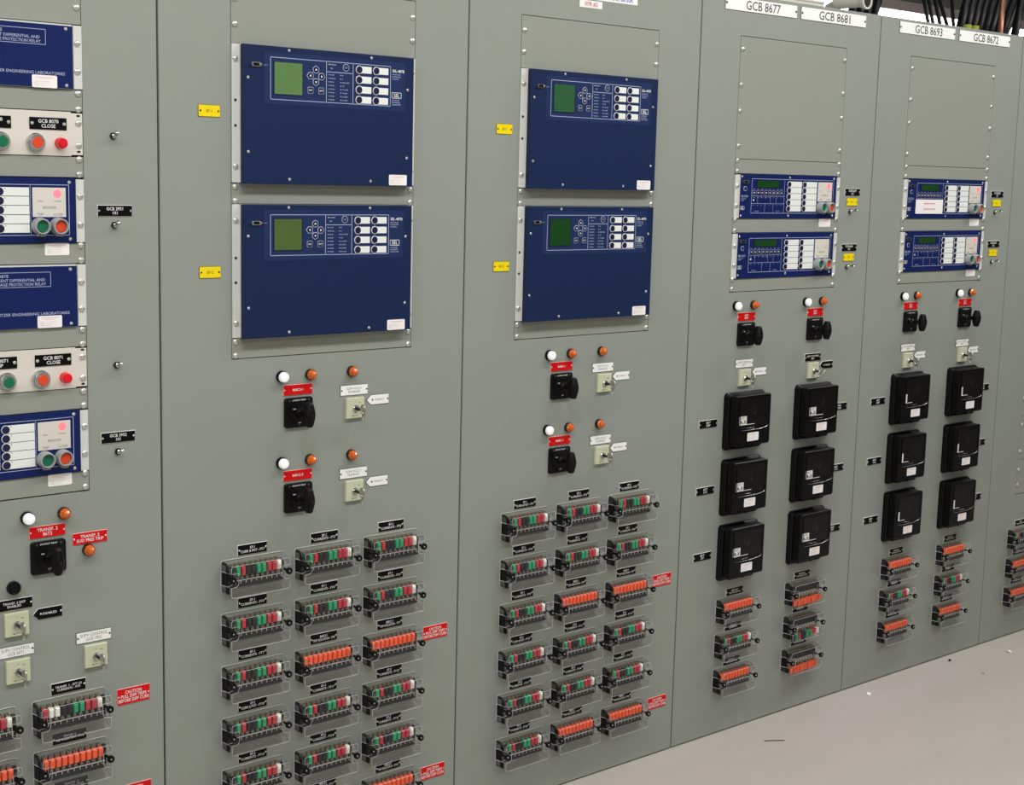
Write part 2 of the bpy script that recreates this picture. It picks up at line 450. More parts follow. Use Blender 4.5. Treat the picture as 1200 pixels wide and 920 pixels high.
def toggle(x, z, label, long=False):
    t = thing('toggle_switch', label, 'toggle switch', x, z, 0, 'small chrome toggle switches')
    def b():
        m = MB(); m.lathe(0, 0, [(.0075, 0), (.0075, -.003), (0, -.003)], DARKMETAL, 6, False); m.lathe(0, 0, [(.0048, -.003), (.0048, -.0075), (.0036, -.0085), (0, -.0085)], CHROME, 14); return m.mesh('bushing')
    part('bushing', cached('tgb', b), t)
    def l():
        m = MB(); e = -.026 if long else -.020
        m.tube([(0, -.008, 0), (0, (e-.008)/2, .003), (0, e, .006)], [.0018, .0028, .0046], CHROME, 10); return m.mesh('lever')
    part('lever', cached(('tgl', long), l), t)
    return t

# ------------------------------------------------------------------ test switches with clear covers
MIX = 'KGRKKGGRRW'
HM = {'K': HK, 'G': HG, 'R': HR, 'W': HW, 'O': HO}
HN = {'K': 'black', 'G': 'green', 'R': 'red', 'W': 'white', 'O': 'orange'}
CD = .039
def cover_mesh():
    m = MB()
    bw, bh, fw, fh = .080, .0355, .0745, .0355
    r = .006
    nx, nz0, nz1 = .0565, -.0185, .0125   # end notches that leave room for the thumb nuts
    back = rrect(0, 0, 2*bw, 2*bh, r, 4); fo = -.0065; front = rrect(0, fo, 2*fw, 2*fh, r*.8, 4)
    # upper and lower long walls, with the parts of both ends above and below the notch
    def wall(idx):
        vs = [(back[i][0], -.0006, back[i][1]) for i in idx]+[(front[i][0], -CD, front[i][1]) for i in idx]
        n = len(idx); m.add(vs, [(k, k+1, n+k+1, n+k) for k in range(n-1)], CLEAR, False)
    lo = list(range(15, 20))+list(range(0, 5)); hi = list(range(5, 15))
    wall(lo); wall(hi)
    # rest of the ends, up to the notch edges
    for sx in (-1, 1):
        for za, zb, zc, zd in ((-bh+r, nz0, nz0, fo-fh+r*.8), (nz1, bh-r, fo+fh-r*.8, nz1)):
            m.add([(sx*bw, -.0006, za), (sx*bw, -.0006, zb), (sx*fw, -CD, zc), (sx*fw, -CD, zd)], [(0, 1, 2, 3)], CLEAR)
    # front face with both notches
    def notch(sx):
        q = [(sx*fw, nz1), (sx*nx, nz1)]
        for k in range(5):
            a = PI/2*k/4
            q.append((sx*(nx+.009-.009*math.cos(a)), nz0+.009-.009*math.sin(a)))
        q.append((sx*fw, nz0)); return q
    nr, nl = notch(1), notch(-1)
    fpts = front[:5]+nr[::-1]+front[5:15]+nl+front[15:]
    m.add([(x, -CD, z) for x, z in fpts], [tuple(range(len(fpts)))], CLEAR)
    for q in (nr, nl):
        n = len(q)
        m.add([(x, -CD, z) for x, z in q]+[(x, -.022, z) for x, z in q], [(k, k+1, n+k+1, n+k) for k in range(n-1)], CLEARN)
        m.add([(x, -.022, z) for x, z in q], [tuple(range(n))], CLEARN)
    # whitish bead tubes that paint in the bright lines along the clear edges
    e = .00062
    m.tube([(x, -.001, z) for x, z in back], e*1.25, CLEAREDGE, 5, True)
    m.tube([(x, -CD, z) for x, z in fpts], e*.8, CLEAREDGE, 5, True)
    for sx in (-1, 1):
        for z in (nz0, nz1):
            m.tube([(sx*bw, -.001, z), (sx*fw, -CD, z)], e, CLEAREDGE, 5)
        m.tube([(sx*nx, -.022, nz1), (sx*nx, -.022, nz0+.009), (sx*(nx+.009), -.022, nz0), (sx*fw, -.022, nz0)], e*.8, CLEAREDGE, 5)
    return m.mesh('clear_cover')
def ft_base_mesh():
    m = MB()
    m.box(-.0755, .0755, 0, -.008, -.0255, .0200, MATTB)
    prof = [(0, -.0345), (-.0300, -.0345), (-.0300, -.0190), (-.0212, -.0190), (-.0212, .0130), (-.0300, .0130), (-.0270, .0240), (-.0140, .0330), (0, .0330)]
    n = len(prof)                                                  # moulded end barrier
    m.add([(-.0775, y, z) for y, z in prof]+[(-.0735, y, z) for y, z in prof], [tuple(range(n)), tuple(range(2*n-1, n-1, -1))]+[(i, n+i, n+(i+1) % n, (i+1) % n) for i in range(n)], MATTB)
    m.box(.0700, .0735, 0, -.0150, -.0255, .0165, MATTB)
    m.box(-.0735, -.0640, -.008, -.0195, -.0255, .0120, MATTB)
    m.lathe(-.0700, -.008, [(.0035, -.0195), (.0035, -.021), (0, -.021)], DARKMETAL, 10)
    m.box(-.0640, .0690, -.008, -.0170, -.0262, -.0115, STRIPB)
    m.box(-.0640, .0690, -.0150, -.0178, -.0118, -.0104, LEDGE)
    for k in range(11):
        x = (k-5)*.0132
        m.box(x-.0030, x+.0030, -.008, -.0186, -.0178, -.0118, STRIPB); m.box(x-.0008, x+.0008, -.0186, -.0190, -.0172, -.0120, LEDGE)
    for k in range(10):
        x = (k-4.5)*.0132
        m.box(x-.0034, x-.0012, 0, -.013, .0200, .0262, BRASS); m.box(x+.0012, x+.0034, 0, -.013, .0200, .0262, BRASS)
        m.box(x-.0026, x-.0014, -.008, -.0140, -.0100, -.0055, LEDGE); m.box(x+.0014, x+.0026, -.008, -.0140, -.0100, -.0055, LEDGE)
    return m.mesh('base')
def ft_handle_mesh(c, opened):
    m = MB(); mm = HM[c]
    w = .0046
    if not opened:
        m.prism([(-w, 0.0005), (w, 0.0005), (w, .0185), (-w, .0185)], -.010, -.0215, mm, .0011)
        m.box(-w, w, -.010, -.0185, .0185, .0205, mm)
        m.box(-.0011, .0011, -.004, -.012, -.008, .022, BRASS)
    else:   # blade swung down and forward
        m.prism([(-w, -.0375), (w, -.0375), (w, -.0200), (-w, -.0200)], -.0205, -.0335, mm, .0011)
        m.box(-.0011, .0011, -.006, -.022, -.028, -.0085, BRASS)
    return m.mesh('switch_handle')
def nut_mesh():
    m = MB()
    m.lathe(0, 0, [(.0028, -.009), (.0028, -.036)], MATTB, 10)
    m.lathe(0, 0, [(.0060, -.0365), (.0078, -.0375), (.0078, -.0425), (.0070, -.0440), (.0040, -.0440), (.0030, -.0425), (0, -.0425)], BLACK, 20)
    m.lathe(0, 0, [(.0022, -.0424), (.0015, -.0438), (0, -.0440)], SCREWM, 10)
    return m.mesh('thumb_nut')
def test_switch(x, z, label, code=MIX, opened=False, group='clear-covered test switches'):
    t = thing('test_switch', label, 'test switch', x, z, 0, group)
    part('base', cached('ftb', ft_base_mesh), t)
    part('clear_cover', cached('ftc', cover_mesh), t, label='clear plastic cover')
    for k, c in enumerate(code):
        me = cached(('fth', c, opened), lambda: ft_handle_mesh(c, opened))
        j = random.Random(k*31+int(x*1000)).uniform(-1, 1)
        h = part('switch_handle', me, t, ((k-4.5)*.0132+(j*.0012 if opened else 0), j*.0012 if opened else 0, j*.0016 if opened else 0), HN[c]+' handle')
        if opened: h.rotation_euler = (0, j*.14, 0)
    for sx in (-1, 1): part('thumb_nut', cached('ftn', nut_mesh), t, (sx*.0717, 0, -.0015))
    return t

# ------------------------------------------------------------------ relays
def arrow_poly(cx, cz, s, d):
    p = {'u': [(-s, -s*.6), (s, -s*.6), (0, s*.8)], 'd': [(-s, s*.6), (0, -s*.8), (s, s*.6)], 'l': [(-s*.8, 0), (s*.6, -s), (s*.6, s)], 'r': [(-s*.6, -s), (s*.8, 0), (-s*.6, s)]}[d]
    return [(cx+a, cz+b) for a, b in p]

def sel487(cx, z0, z1, label, lcd, ear0, ear1, earholes):
    cz = (z0+z1)/2; h = z1-z0; YF = -.022
    t = thing('protection_relay', label, 'relay', cx, cz, 0, 'large navy protection relays')
    m = MB(); m.plate(0, 0, .4475, h, .003, YF, BLUE, .0012); m.box(-.2240, .2240, .003, -.0012, ear0-cz-.003, ear1-cz, EAR)
    part('case', m, t)
    for sx in (-1, 1):
        m = MB()
        xo = sx*.2410; xi = sx*.2245
        xa, xb = min(xo, xi), max(xo, xi)
        m.box(xa, xb, .003, -.0025, ear0-cz, ear1-cz, EAR)
        m.box(min(xi, xi-sx*.004), max(xi, xi-sx*.004), .003, -.0085, ear0-cz, ear1-cz, EAR)
        e = part('mounting_ear', m, t)
        for z in earholes:
            part('screw', screw_mesh(), e, (sx*.2328, -.0025, z-cz))
        for z in (cz+.030, cz-.0235):
            mm = MB(); mm.lathe(0, 0, [(.0036, 0), (.0036, -.0004)], DARKMETAL, 10); mm.disc(0, 0, .0030, -.0004, SHADEM, 10)  # dark disc paints the shade in the hole
            part('mounting_hole', mm, e, (sx*.2328, -.0025, z-cz))
    f = YF
    m = MB(); m.rbox(.0125, .0795, .3735, .110, f, f-.0003, BLUE2, .003)
    ov = part('overlay', m, t)
    m = MB(); y = f-.0006
    m.frame(-.1590, .1575, .0345, .1245, .0012, y, INKG)
    m.rect(-.0170, -.0158, .0345, .1245, y, INKG); m.rect(.0537, .0549, .0345, .1245, y, INKG); m.rect(-.0170, .0549, .1010, .1022, y, INKG)
    part('outline', m, ov)
    m = MB()
    m.text('SEL-487B', .1617, .1145, y, .0062, INKW, .036, 'LEFT')
    for k, s_ in enumerate(('PROTECTION', 'AUTOMATION', 'CONTROL')): m.text(s_, .1617, .1063-.0050*k, y, .0026, INKG, .024, 'LEFT')
    part('lettering', m, ov); m = MB()
    m.frame(.1610, .1880, .0532, .0665, .0011, y, INKW); m.text('SEL', .1745, .0598, y, .0078, INKW, .022)
    for k, s_ in enumerate(('SCHWEITZER', 'ENGINEERING', 'LABORATORIES')): m.text(s_, .1612, .0487-.0048*k, y, .0025, INKG, .030, 'LEFT')
    part('lettering', m, ov); m = MB()
    m.text('ENABLED', -.0065, .1180, y, .0026, INKG, None, 'LEFT'); m.text('TRIP', -.0065, .1095, y, .0026, INKG, None, 'LEFT')
    L1 = ('87 DIFF', 'BKR FAIL', 'ZONE 1', 'ZONE 2', 'ZONE 3', 'ZONE 4', 'ZONE 5', 'ZONE 6'); L2 = ('50', '51', '87 BLOCKED', 'TOS', 'CT ALARM', 'V ALARM', '52 ALARM', '89 ALARM')
    for k in range(8):
        z = .0955-.0077*k
        m.text(L1[k], -.0065, z, y, .0024, INKG, .021, 'LEFT'); m.text(L2[k], .0245, z, y, .0024, INKG, .027, 'LEFT')
        m.rect(-.0105, -.0085, z-.001, z+.001, y, INKG); m.rect(.0205, .0225, z-.001, z+.001, y, INKG)
    m.rect(-.0105, -.0080, .1170, .1190, y, INKW)
    part('lettering', m, ov); m = MB(); m.text('PORT F', -.1700, .1060, y, .0018, INKG)
    part('lettering', m, ov)
    m = MB(); m.box(-.1505, -.0765, f-.0002, f-.0012, .0455, .1160, NAVYBTN); m.rect(-.1490, -.0790, .0470, .1145, f-.0014, lcd)
    part('screen', m, t, label='green display')
    for d, (x, z) in dict(u=(-.0438, .1045), l=(-.0585, .0905), r=(-.0290, .0900), d=(-.0438, .0772)).items():
        m = MB()
        poly = [(x+.0086*px, z+.0080*pz) for px, pz in ((-.9, -.55), (-.45, -1), (.45, -1), (.9, -.55), (.9, .45), (0, 1.05), (-.9, .45))] if d == 'u' else \
               [(x+.0086*px, z+.0080*pz) for px, pz in ((0, -1.05), (.9, -.45), (.9, .55), (.45, 1), (-.45, 1), (-.9, .55), (-.9, -.45))] if d == 'd' else \
               [(x+.0086*px*(-1 if d == 'r' else 1), z+.0080*pz) for px, pz in ((-1.05, 0), (-.45, -.95), (.55, -.95), (.95, -.5), (.95, .5), (.55, .95), (-.45, .95))]
        if d == 'r': poly = poly[::-1]
        m.prism(poly, f-.0003, f-.0012, INKG, 0)
        c = [(x+(a-x)*.84, z+(b-z)*.84) for a, b in poly]
        m.prism(c, f-.0010, f-.0016, NAVYBTN); m.prism(arrow_poly(x, z, .0030, d), f-.0016, f-.0018, INKW)
        part('arrow_button', m, t)
    for x, z, s_ in ((-.0578, .0592, 'ESC'), (-.0298, .0592, 'ENT')):
        m = MB(); m.rbox(x, z, .0142, .0142, f-.0003, f-.0010, INKG, .0025); m.rbox(x, z, .0124, .0124, f-.0008, f-.0015, NAVYBTN, .002); m.text(s_, x, z, f-.0017, .0036, INKW)
        part('square_button', m, t)
    m = MB(); m.lathe(.0350, .1135, [(.0082, f-.0003), (.0082, f-.0012), (.0070, f-.0012)], INKG, 20); m.disc(.0350, .1135, .0071, f-.0014, NAVYBTN); m.text('TARGET\nRESET', .0350, .1135, f-.0016, .0017, INKG, .011)
    part('reset_button', m, t)
    def strip():
        m = MB(); m.plate(.0215, 0, .0395, .0150, 0, -.0008, LABELW, .0003); m.lathe(.0078, 0, [(.0092, 0), (.0092, -.0011), (.0078, -.0011)], INKW, 20); return m.mesh('label_strip')
    def pb():
        m = MB(); m.lathe(.0078, 0, [(.0078, 0), (.0078, -.0018), (.0070, -.0024), (0, -.0024)], NAVYBTN, 18); return m.mesh('push_button')
    for bx in (.0628, .1094):
        for k in range(4):
            s_ = part('label_strip', cached('487s', strip), t, (bx, f-.0003, .1115-.0222*k))
            part('push_button', cached('487b', pb), s_)
    m = MB(); m.rbox(-.1945, .1062, .024, .0095, f, f-.0030, CHROME, .0035); m.rbox(-.1945, .1062, .014, .0060, f-.0030, f-.0042, BLACK, .002)
    for sx in (-1, 1): m.lathe(-.1945+sx*.0108, .1062, [(.0026, f), (.0026, f-.0060), (0, f-.0060)], CHROME, 8)
    part('serial_port', m, t)
    for x, z in ((-.1117, .1405), (.1045, .1395), (-.2130, .078), (-.2125, -.078), (-.1097, -.1353), (.1051, -.1358), (.2062, -.0812), (.2062, .0740)):
        part('screw', small_screw_mesh(), t, (x, f, min(h/2-.006, z)))
    st(t, .1815, -.1320, f-.0001, .0505, .0240)
    return t

def bkr_relay(cx, z0, z1, label, red_on=True, note=False, lcdm=None, ctrl='GCB'):
    cz = (z0+z1)/2; h = z1-z0; f = -.0040
    t = thing('feeder_relay', label, 'relay', cx, cz, 0, 'blue feeder relays with trip and close buttons')
    m = MB(); m.plate(0, 0, .4475, h, .003, f, BLUE3, .0006); part('case', m, t)
    for sx in (-1, 1):
        m = MB(); xo, xi = sx*.2410, sx*.2245
        m.box(min(xo, xi), max(xo, xi), .003, -.0030, -h/2+.001, h/2-.002, EAR)
        m.box(min(xi, xi-sx*.0015), max(xi, xi-sx*.0015), .003, -.0062, -h/2+.001, h/2-.002, EAR)
        e = part('mounting_ear', m, t)
        for z in (.0285, -.0275): part('screw', screw_mesh(), e, (sx*.2325, -.0030, z))
    y = f-.0004
    m = MB(); m.frame(-.1700, .2090, -.0488, .0508, .0011, y, INKG); m.rect(-.0235, -.0225, -.0488, .0508, y, INKG); m.rect(.1295, .1303, -.0488, .0508, y, INKG)
    m.rect(-.17, -.0235, .0005, .0013, y, INKG); m.rect(-.17, -.0235, -.0212, -.0204, y, INKG)
    for x in (-.142, -.085, -.060): m.rect(x, x+.0007, -.0204, .0005, y, INKG)
    for x in (-.110, -.072): m.rect(x, x+.0007, -.0488, -.0204, y, INKG)
    part('outline', m, t)
    m = MB()
    m.text('SEL-351S', -.2150, .0000, y, .0058, INKG, .037, 'LEFT'); m.text('PROTECTION', -.2150, -.0075, y, .0025, INKG, None, 'LEFT'); m.text('SYSTEM', -.2150, -.0120, y, .0025, INKG, None, 'LEFT')
    m.frame(-.2175, -.1985, -.0385, -.0285, .0008, y, INKW); m.text('SEL', -.208, -.0335, y, .0058, INKW, .015)
    for k, s_ in enumerate(('RESET', 'METER', 'EVENTS', 'STATUS', 'OTHER', 'SET', 'CNTRL', 'GROUP')):
        m.text(s_, -.1590+.0175*k, .0205, y, .0022, INKG, .014)
    for k, s_ in enumerate(('EN', 'TRIP', 'INST', 'COMM', 'SOTF', '50', '51', '81')): m.text(s_, -.1590+.0175*k, -.0035, y, .0022, INKG, .014)
    for k, s_ in enumerate(('RS', 'CY', 'LO', 'A', 'B', 'C', 'G', 'N')): m.text(s_, -.1590+.0175*k, -.0255, y, .0022, INKG, .014)
    m.text('79 RECLOSER', -.145, -.0430, y, .0022, INKG); m.text('FAULT TYPE', -.05, -.0430, y, .0022, INKG)
    m.rect(-.1625, -.1570, -.013, -.0085, y, INKW)
    part('lettering', m, t)
    m = MB(); m.box(-.147, -.048, f, f-.0010, .0245, .0465, NAVYBTN); m.rect(-.1455, -.0495, .0260, .0450, f-.0012, lcdm or LCD4); part('screen', m, t, label='dark green display')
    def kb():
        m = MB(); m.rbox(0, 0, .0150, .0125, 0, -.0007, INKG, .002); m.rbox(0, 0, .0138, .0113, -.0005, -.0012, NAVYBTN, .0018); m.rect(-.003, .003, -.0012, .0012, -.0014, INKW); return m.mesh('key_button')
    for k in range(8): part('key_button', cached('351k', kb), t, (-.1590+.0175*k, f-.0002, .0105))
    def strip():
        m = MB(); m.plate(.0335, 0, .0620, .0166, 0, -.0008, LABELW, .0003); m.lathe(.0060, 0, [(.0090, 0), (.0090, -.0011), (.0078, -.0011)], INKW, 20); m.disc(.0165, .0055, .0010, -.0010, INKK, 8); return m.mesh('label_strip')
    def pb():
        m = MB(); m.lathe(.0060, 0, [(.0078, 0), (.0078, -.0018), (.0068, -.0024), (0, -.0024)], NAVYBTN, 18); return m.mesh('push_button')
    for bx in (-.0085, .0630):
        for k in range(5):
            s_ = part('label_strip', cached('351s', strip), t, (bx, f-.0002, .0363-.0178*k)); part('push_button', cached('351b', pb), s_)
    m = MB(); m.plate(.1680, .0160, .0680, .0575, f, f-.0008, CREAM, .0003)
    bp = part('breaker_label', m, t)
    m = MB(); yy = f-.0010
    m.text('OPEN', .1490, .0185, yy, .0030, INKS); m.text('CLOSED', .1850, .0185, yy, .0030, INKS); m.text('BREAKER', .1680, .0060, yy, .0048, INKS, .033); m.text('TRIP', .1490, -.0075, yy, .0048, INKS); m.text('CLOSE', .1850, -.0075, yy, .0048, INKS)
    part('lettering', m, bp)
    m = MB()
    if red_on: m.lathe(.1845, .0330, [(.0085, f-.0009), (.0080, f-.0013), (0, f-.0014)], REDGLOW, 22)
    else: m.lathe(.1845, .0330, [(.0085, f-.0009), (.0080, f-.0011), (0, f-.0012)], CREAM, 22)
    part('closed_lamp', m, bp, label='glowing red lamp' if red_on else 'unlit lamp')
    def guard():
        m = MB(); m.lathe(0, 0, [(.0168, 0), (.0168, -.006), (.0155, -.020), (.0150, -.0205), (.0128, -.0205), (.0122, -.012)], GUARD, 26)
        m.box(-.007, .007, -.004, -.016, -.0195, -.0175, GUARD); m.box(-.007, -.0055, -.004, -.016, -.0195, -.014, GUARD); m.box(.0055, .007, -.004, -.016, -.0195, -.014, GUARD)
        return m.mesh('guard')
    def cap(mm):
        m = MB(); m.lathe(0, 0, [(.0120, 0), (.0120, -.0135), (.0112, -.0150), (0, -.0150)], mm, 22); return m.mesh('push_button')
    for x, mm, nm in ((.1465, BTNG, 'green'), (.1840, BTNR, 'red')):
        g = part('button_guard', cached('351g', guard), t, (x, f, -.0305))
        part('push_button', cached(('351c', nm), lambda: cap(mm)), g, label=nm+' button')
    m = MB(); m.rbox(-.1985, .0410, .026, .0090, f, f-.0035, CHROME, .0035); m.rbox(-.1985, .0410, .014, .0055, f-.0035, f-.0046, BLACK, .002)
    part('serial_port', m, t)
    m = MB(); m.rbox(-.1985, .0215, .0125, .0125, f, f-.0012, INKG, .003); m.rbox(-.1985, .0215, .010, .010, f-.001, f-.0016, NAVYBTN, .002); part('reset_port', m, t)
    for x, z in ((-.213, .0555), (-.213, -.0560), (0.0, .0560), (0.0, -.0560), (.210, .0555), (.210, -.0560)): part('screw', small_screw_mesh(), t, (x, f, z))
    if note:
        m = MB(); m.plate(-.0975, -.0255, .1530, .0460, f-.0016, f-.0020, PAPER, .0001); y = f-.0023
        for k in range(2): m.text(('BREAKER CONTROL', 'SEE OPERATING NOTE')[k], -.0975, -.0155-.018*k, y, .0046, INKR, .12)
        part('paper_note', m, t, label='white paper note stuck over the lower left of the panel')
    return t

def sel387(cx, z0, z1, label):
    cz = (z0+z1)/2; h = z1-z0; f = -.0060
    t = thing('differential_relay', label, 'relay', cx, cz, 0, 'plain navy differential relays')
    m = MB(); m.plate(0, 0, .4430, h, .003, -.0045, EAR, .0004); m.plate(0, -.0012, .4425, h-.0036, -.0040, f, BLUE3, .0004); part('case', m, t)
    m = MB(); m.plate(.2330, 0, .0175, h-.001, .003, -.0030, EAR, .0004); m.plate(-.2330, 0, .0175, h-.001, .003, -.0030, EAR, .0004)
    e = part('mounting_ear', m, t)
    for sx in (-1, 1):
        for z in (.0272, -.0270): part('screw', screw_mesh(), e, (sx*.2318, -.0030, z))
    y = f-.0004
    m = MB(); m.frame(.0330, .1670, .0195, .0490, .0009, y, INKG); part('outline', m, t)
    m = MB()
    m.text('SEL-387E', .0445, .0420, y, .0056, INKG, .037, 'LEFT', thin=True, fit=True)
    m.text('CURRENT DIFFERENTIAL AND', .0445, .0335, y, .0056, INKG, .110, 'LEFT', thin=True, fit=True); m.text('VOLTAGE PROTECTION RELAY', .0445, .0255, y, .0056, INKG, .1125, 'LEFT', thin=True, fit=True)
    part('lettering', m, t); m = MB()
    m.text('SCHWEITZER ENGINEERING LABORATORIES', .0330, -.0335, y, .0056, INKG, .1715, 'LEFT', thin=True, fit=True)
    part('lettering', m, t)
    for z in (.0530, -.0555): part('screw', small_screw_mesh(), t, (.2080, f, z))
    st(t, .1632, -.0500, f-.0001, .0505, .0240)
    return t

def tc_panel(cx, z0, z1, no, label):
    cz = (z0+z1)/2; h = z1-z0; f = -.0020
    t = thing('control_panel_strip', label, 'control strip', cx, cz, 0, 'cream breaker control strips')
    m = MB(); m.plate(0, 0, .434, h-.0004, .003, f, CREAM, .0004)
    m.plate(.2285, 0, .0240, h-.0050, .003, f, CREAM, .0004); m.plate(-.2285, 0, .0240, h-.0050, .003, f, CREAM, .0004)
    part('plate', m, t)
    for zz in (.036, -.034):
        mm = MB(); mm.rbox(0, 0, .0075, .0042, 0, -.0003, SHADEM, .002); part('mounting_hole', mm, t, (.2320, f, zz))  # hole drawn as a dark patch for its shade
    screws(t, [(sx*.2320, z) for sx in (-1, 1) for z in (.0222, -.0214)], f)
    for x, s_ in ((.1698, 'CLOSE'), (.0583, 'TRIP')):
        m = MB(); m.plate(0, 0, .0752, .0232, 0, -.0016, NPB, .0003); p = part('nameplate', m, t, (x, f, .0187), 'black nameplate')
        m = MB(); m.text('GCB %s\n%s' % (no, s_), 0, 0, -.0019, .0068, INKW, .0435, 'CENTER', .95); part('lettering', m, p)
        for sx in (-1, 1): part('screw', small_screw_mesh(), p, (sx*.0325, -.0016, 0))
    for x, mm, nm in ((.1430, BTNR, 'red'), (.0740, BTNG, 'green')):
        m = MB(); m.lathe(0, 0, [(.0185, 0), (.0185, -.006), (.0172, -.0085), (.0158, -.0085), (.0152, -.0130), (.0142, -.0142), (.0122, -.0142), (.0122, -.011)], CHROME, 28)
        b = part('bezel', m, t, (x, f, -.0185), 'chrome bezel')
        m = MB(); m.lathe(0, 0, [(.0121, -.008), (.0121, -.0125), (.0112, -.0132)], INKW, 24); m.lathe(0, 0, [(.0110, -.010), (.0110, -.0142), (.0100, -.0150), (0, -.0150)], mm, 24)
        part('push_button', m, b, label=nm+' button')
    m = MB(); m.lathe(0, 0, [(.0112, 0), (.0112, -.004), (.0104, -.006), (.0100, -.015), (.0080, -.0185), (.0035, -.0198), (0, -.0198)], REDLENS, 24); part('lamp', m, t, (.1935, f, -.0185), 'lit red lamp')
    return t

def iac_relay(x, z, label, narrow=False):
    """black drawout relay: wide back flange, tapered case with a glass window"""
    t = thing('induction_relay', label, 'relay', x, z, 0, 'black glass-fronted induction relays')
    def case():
        m = MB()
        m.rbox(0, 0, .172, .170, 0, -.010, GLOSSB, .012, .003)
        m.rbox(0, .0015, .164, .160, -.010, -.016, BLACK, .010, .003)
        m.rbox(0, .0045, .1525, .1490, -.016, -.043, GLOSSB, .006, .0018)
        m.rbox(0, -.0745, .110, .014, -.010, -.026, GLOSSB, .004, .002)   # lip below the cover
        return m.mesh('case')
    part('case', cached('iacc', case), t)
    f = -.043
    def win():
        m = MB()
        x0, x1, z0, z1 = -.060, .064, -.0115, .0665
        m.box(x0, x1, f, f-.0016, z0-.003, z0, BLACK); m.box(x0, x1, f, f-.0016, z1, z1+.003, BLACK)
        m.box(x0-.003, x0, f, f-.0016, z0-.003, z1+.003, BLACK); m.box(x1, x1+.003, f, f-.0016, z0-.003, z1+.003, BLACK)
        return m.mesh('window_frame')
    w = part('window_frame', cached('iacw', win), t)
    def gl():
        m = MB(); m.rect(-.060, .064, -.0115, .0665, f-.0012, GLASSW); return m.mesh('glass')
    part('glass', cached('iacg', gl), w, label='glass window')
    def mech():
        m = MB()
        m.box(-.002, .003, f, f-.0006, .026, .048, DARKMETAL); m.box(-.014, -.0105, f, f-.0006, .026, .044, DARKMETAL); m.box(.010, .0125, f, f-.0006, .030, .042, DARKMETAL)
        m.lathe(.002, .026, [(.006, f), (.006, f-.0008), (0, f-.0008)], DARKMETAL, 12)
        return m.mesh('indicator')
    part('indicator', cached('iacm', mech), t)
    def tg():
        m = MB(); 
        if narrow:
            m.plate(-.0560, .0060, .0100, .0300, f, f-.0008, NPW, .0002); m.box(-.051, -.022, f, f-.0008, -.0090, -.0072, NPW)
            return m.mesh('data_tag')
        m.plate(-.0475, .0060, .0320, .0260, f, f-.0008, NPW, .0002); m.box(-.0315, .004, f, f-.0008, -.0070, -.0054, NPW)
        for k in range(2): m.rect(-.061, -.040-.003*k, .0150-.0035*k, .0162-.0035*k, f-.0010, INKS)
        m.box(-.058, -.053, f-.0008, f-.0011, -.002, .006, INKK); m.box(-.050, -.047, f-.0008, f-.0011, -.004, .001, INKK); m.box(-.043, -.036, f-.0008, f-.0011, -.003, .007, INKS)
        return m.mesh('data_tag')
    part('data_tag', cached(('iact', narrow), tg), t, label='white printed tag')
    def bar():
        m = MB(); m.tube([(-.056, f-.002, -.0225), (-.02, f-.0032, -.0228), (.03, f-.0032, -.0225), (.060, f-.002, -.0185), (.063, f-.0015, -.014)], .0011, CHROME, 6)
        m.tube([(-.058, f-.0015, -.0165), (.004, f-.0015, -.0165)], .0005, CHROME, 5); return m.mesh('trim_bar')
    part('trim_bar', cached('iacb', bar), t, label='bright metal trim bar')
    st(t, .000, -.0445, f-.0001, .0500, .0250)
    def kn():
        m = MB(); m.lathe(0, 0, [(.0045, -.022), (.0045, -.030), (.0035, -.0315), (0, -.0315)], GLOSSB, 14); return m.mesh('thumb_screw')
    part('thumb_screw', cached('iack', kn), t, (.002, 0, -.0765))
    return t

# ================================================================== cabinet with the TRANSF. 2 plates
RC = {i: (RACK[i][0]+RACK[i][1])/2 for i in RACK}
filler(0, 1.9300, 2.0490, 'blank grey plate above the upper plain navy relay, TRANSF. 2 cabinet', [1.963, 2.04])
sel387(RC[0], 1.8050, 1.9285, 'plain navy relay with sticker, directly above the GCB 8070 strip')
filler(0, 1.7622, 1.8042, 'blank grey plate directly above the GCB 8070 strip', [1.7665, 1.7973])
tc_panel(RC[0], 1.6745, 1.7610, '8070', 'cream strip lettered GCB 8070 with red and green push buttons')
filler(0, 1.6330, 1.6735, 'blank grey plate directly below the GCB 8070 strip', [1.6391, 1.6686])
bkr_relay(RC[0], 1.5040, 1.6315, 'blue relay with trip and close buttons, level with GCB 3951 plate')
filler(0, 1.4625, 1.5030, 'grey plate with sticker between the upper blue push-button relay and lower navy relay', [1.4685, 1.4985], sticker=(-.7024, 1.4915, .0505, .0240))
sel387(RC[0], 1.3360, 1.4610, 'plain navy relay with sticker, directly above the GCB 8071 strip')
filler(0, 1.2945, 1.3350, 'blank grey plate directly above the GCB 8071 strip', [1.2994, 1.3287])
tc_panel(RC[0], 1.2105, 1.2935, '8071', 'cream strip lettered GCB 8071 with red and green push buttons')
filler(0, 1.1670, 1.2095, 'blank grey plate directly below the GCB 8071 strip', [1.1734, 1.2026])
bkr_relay(RC[0], 1.0380, 1.1660, 'blue relay with trip and close buttons, level with GCB 3952 plate')
filler(0, .9968, 1.0370, 'grey plate with sticker at the bottom of the TRANSF. 2 cabinet rack', [1.0037, 1.0329], sticker=(-.7065, 1.0250, .0505, .0240))
toggle(-.5805, 1.7175, 'chrome toggle switch above the GCB 3951 plate, farther from it')
toggle(-.5805, 1.5385, 'chrome toggle switch directly below the GCB 3951 plate')
toggle(-.5800, 1.2515, 'chrome toggle switch above the GCB 3952 plate, farther from it')
toggle(-.5800, 1.0700, 'chrome toggle switch directly below the GCB 3952 plate')
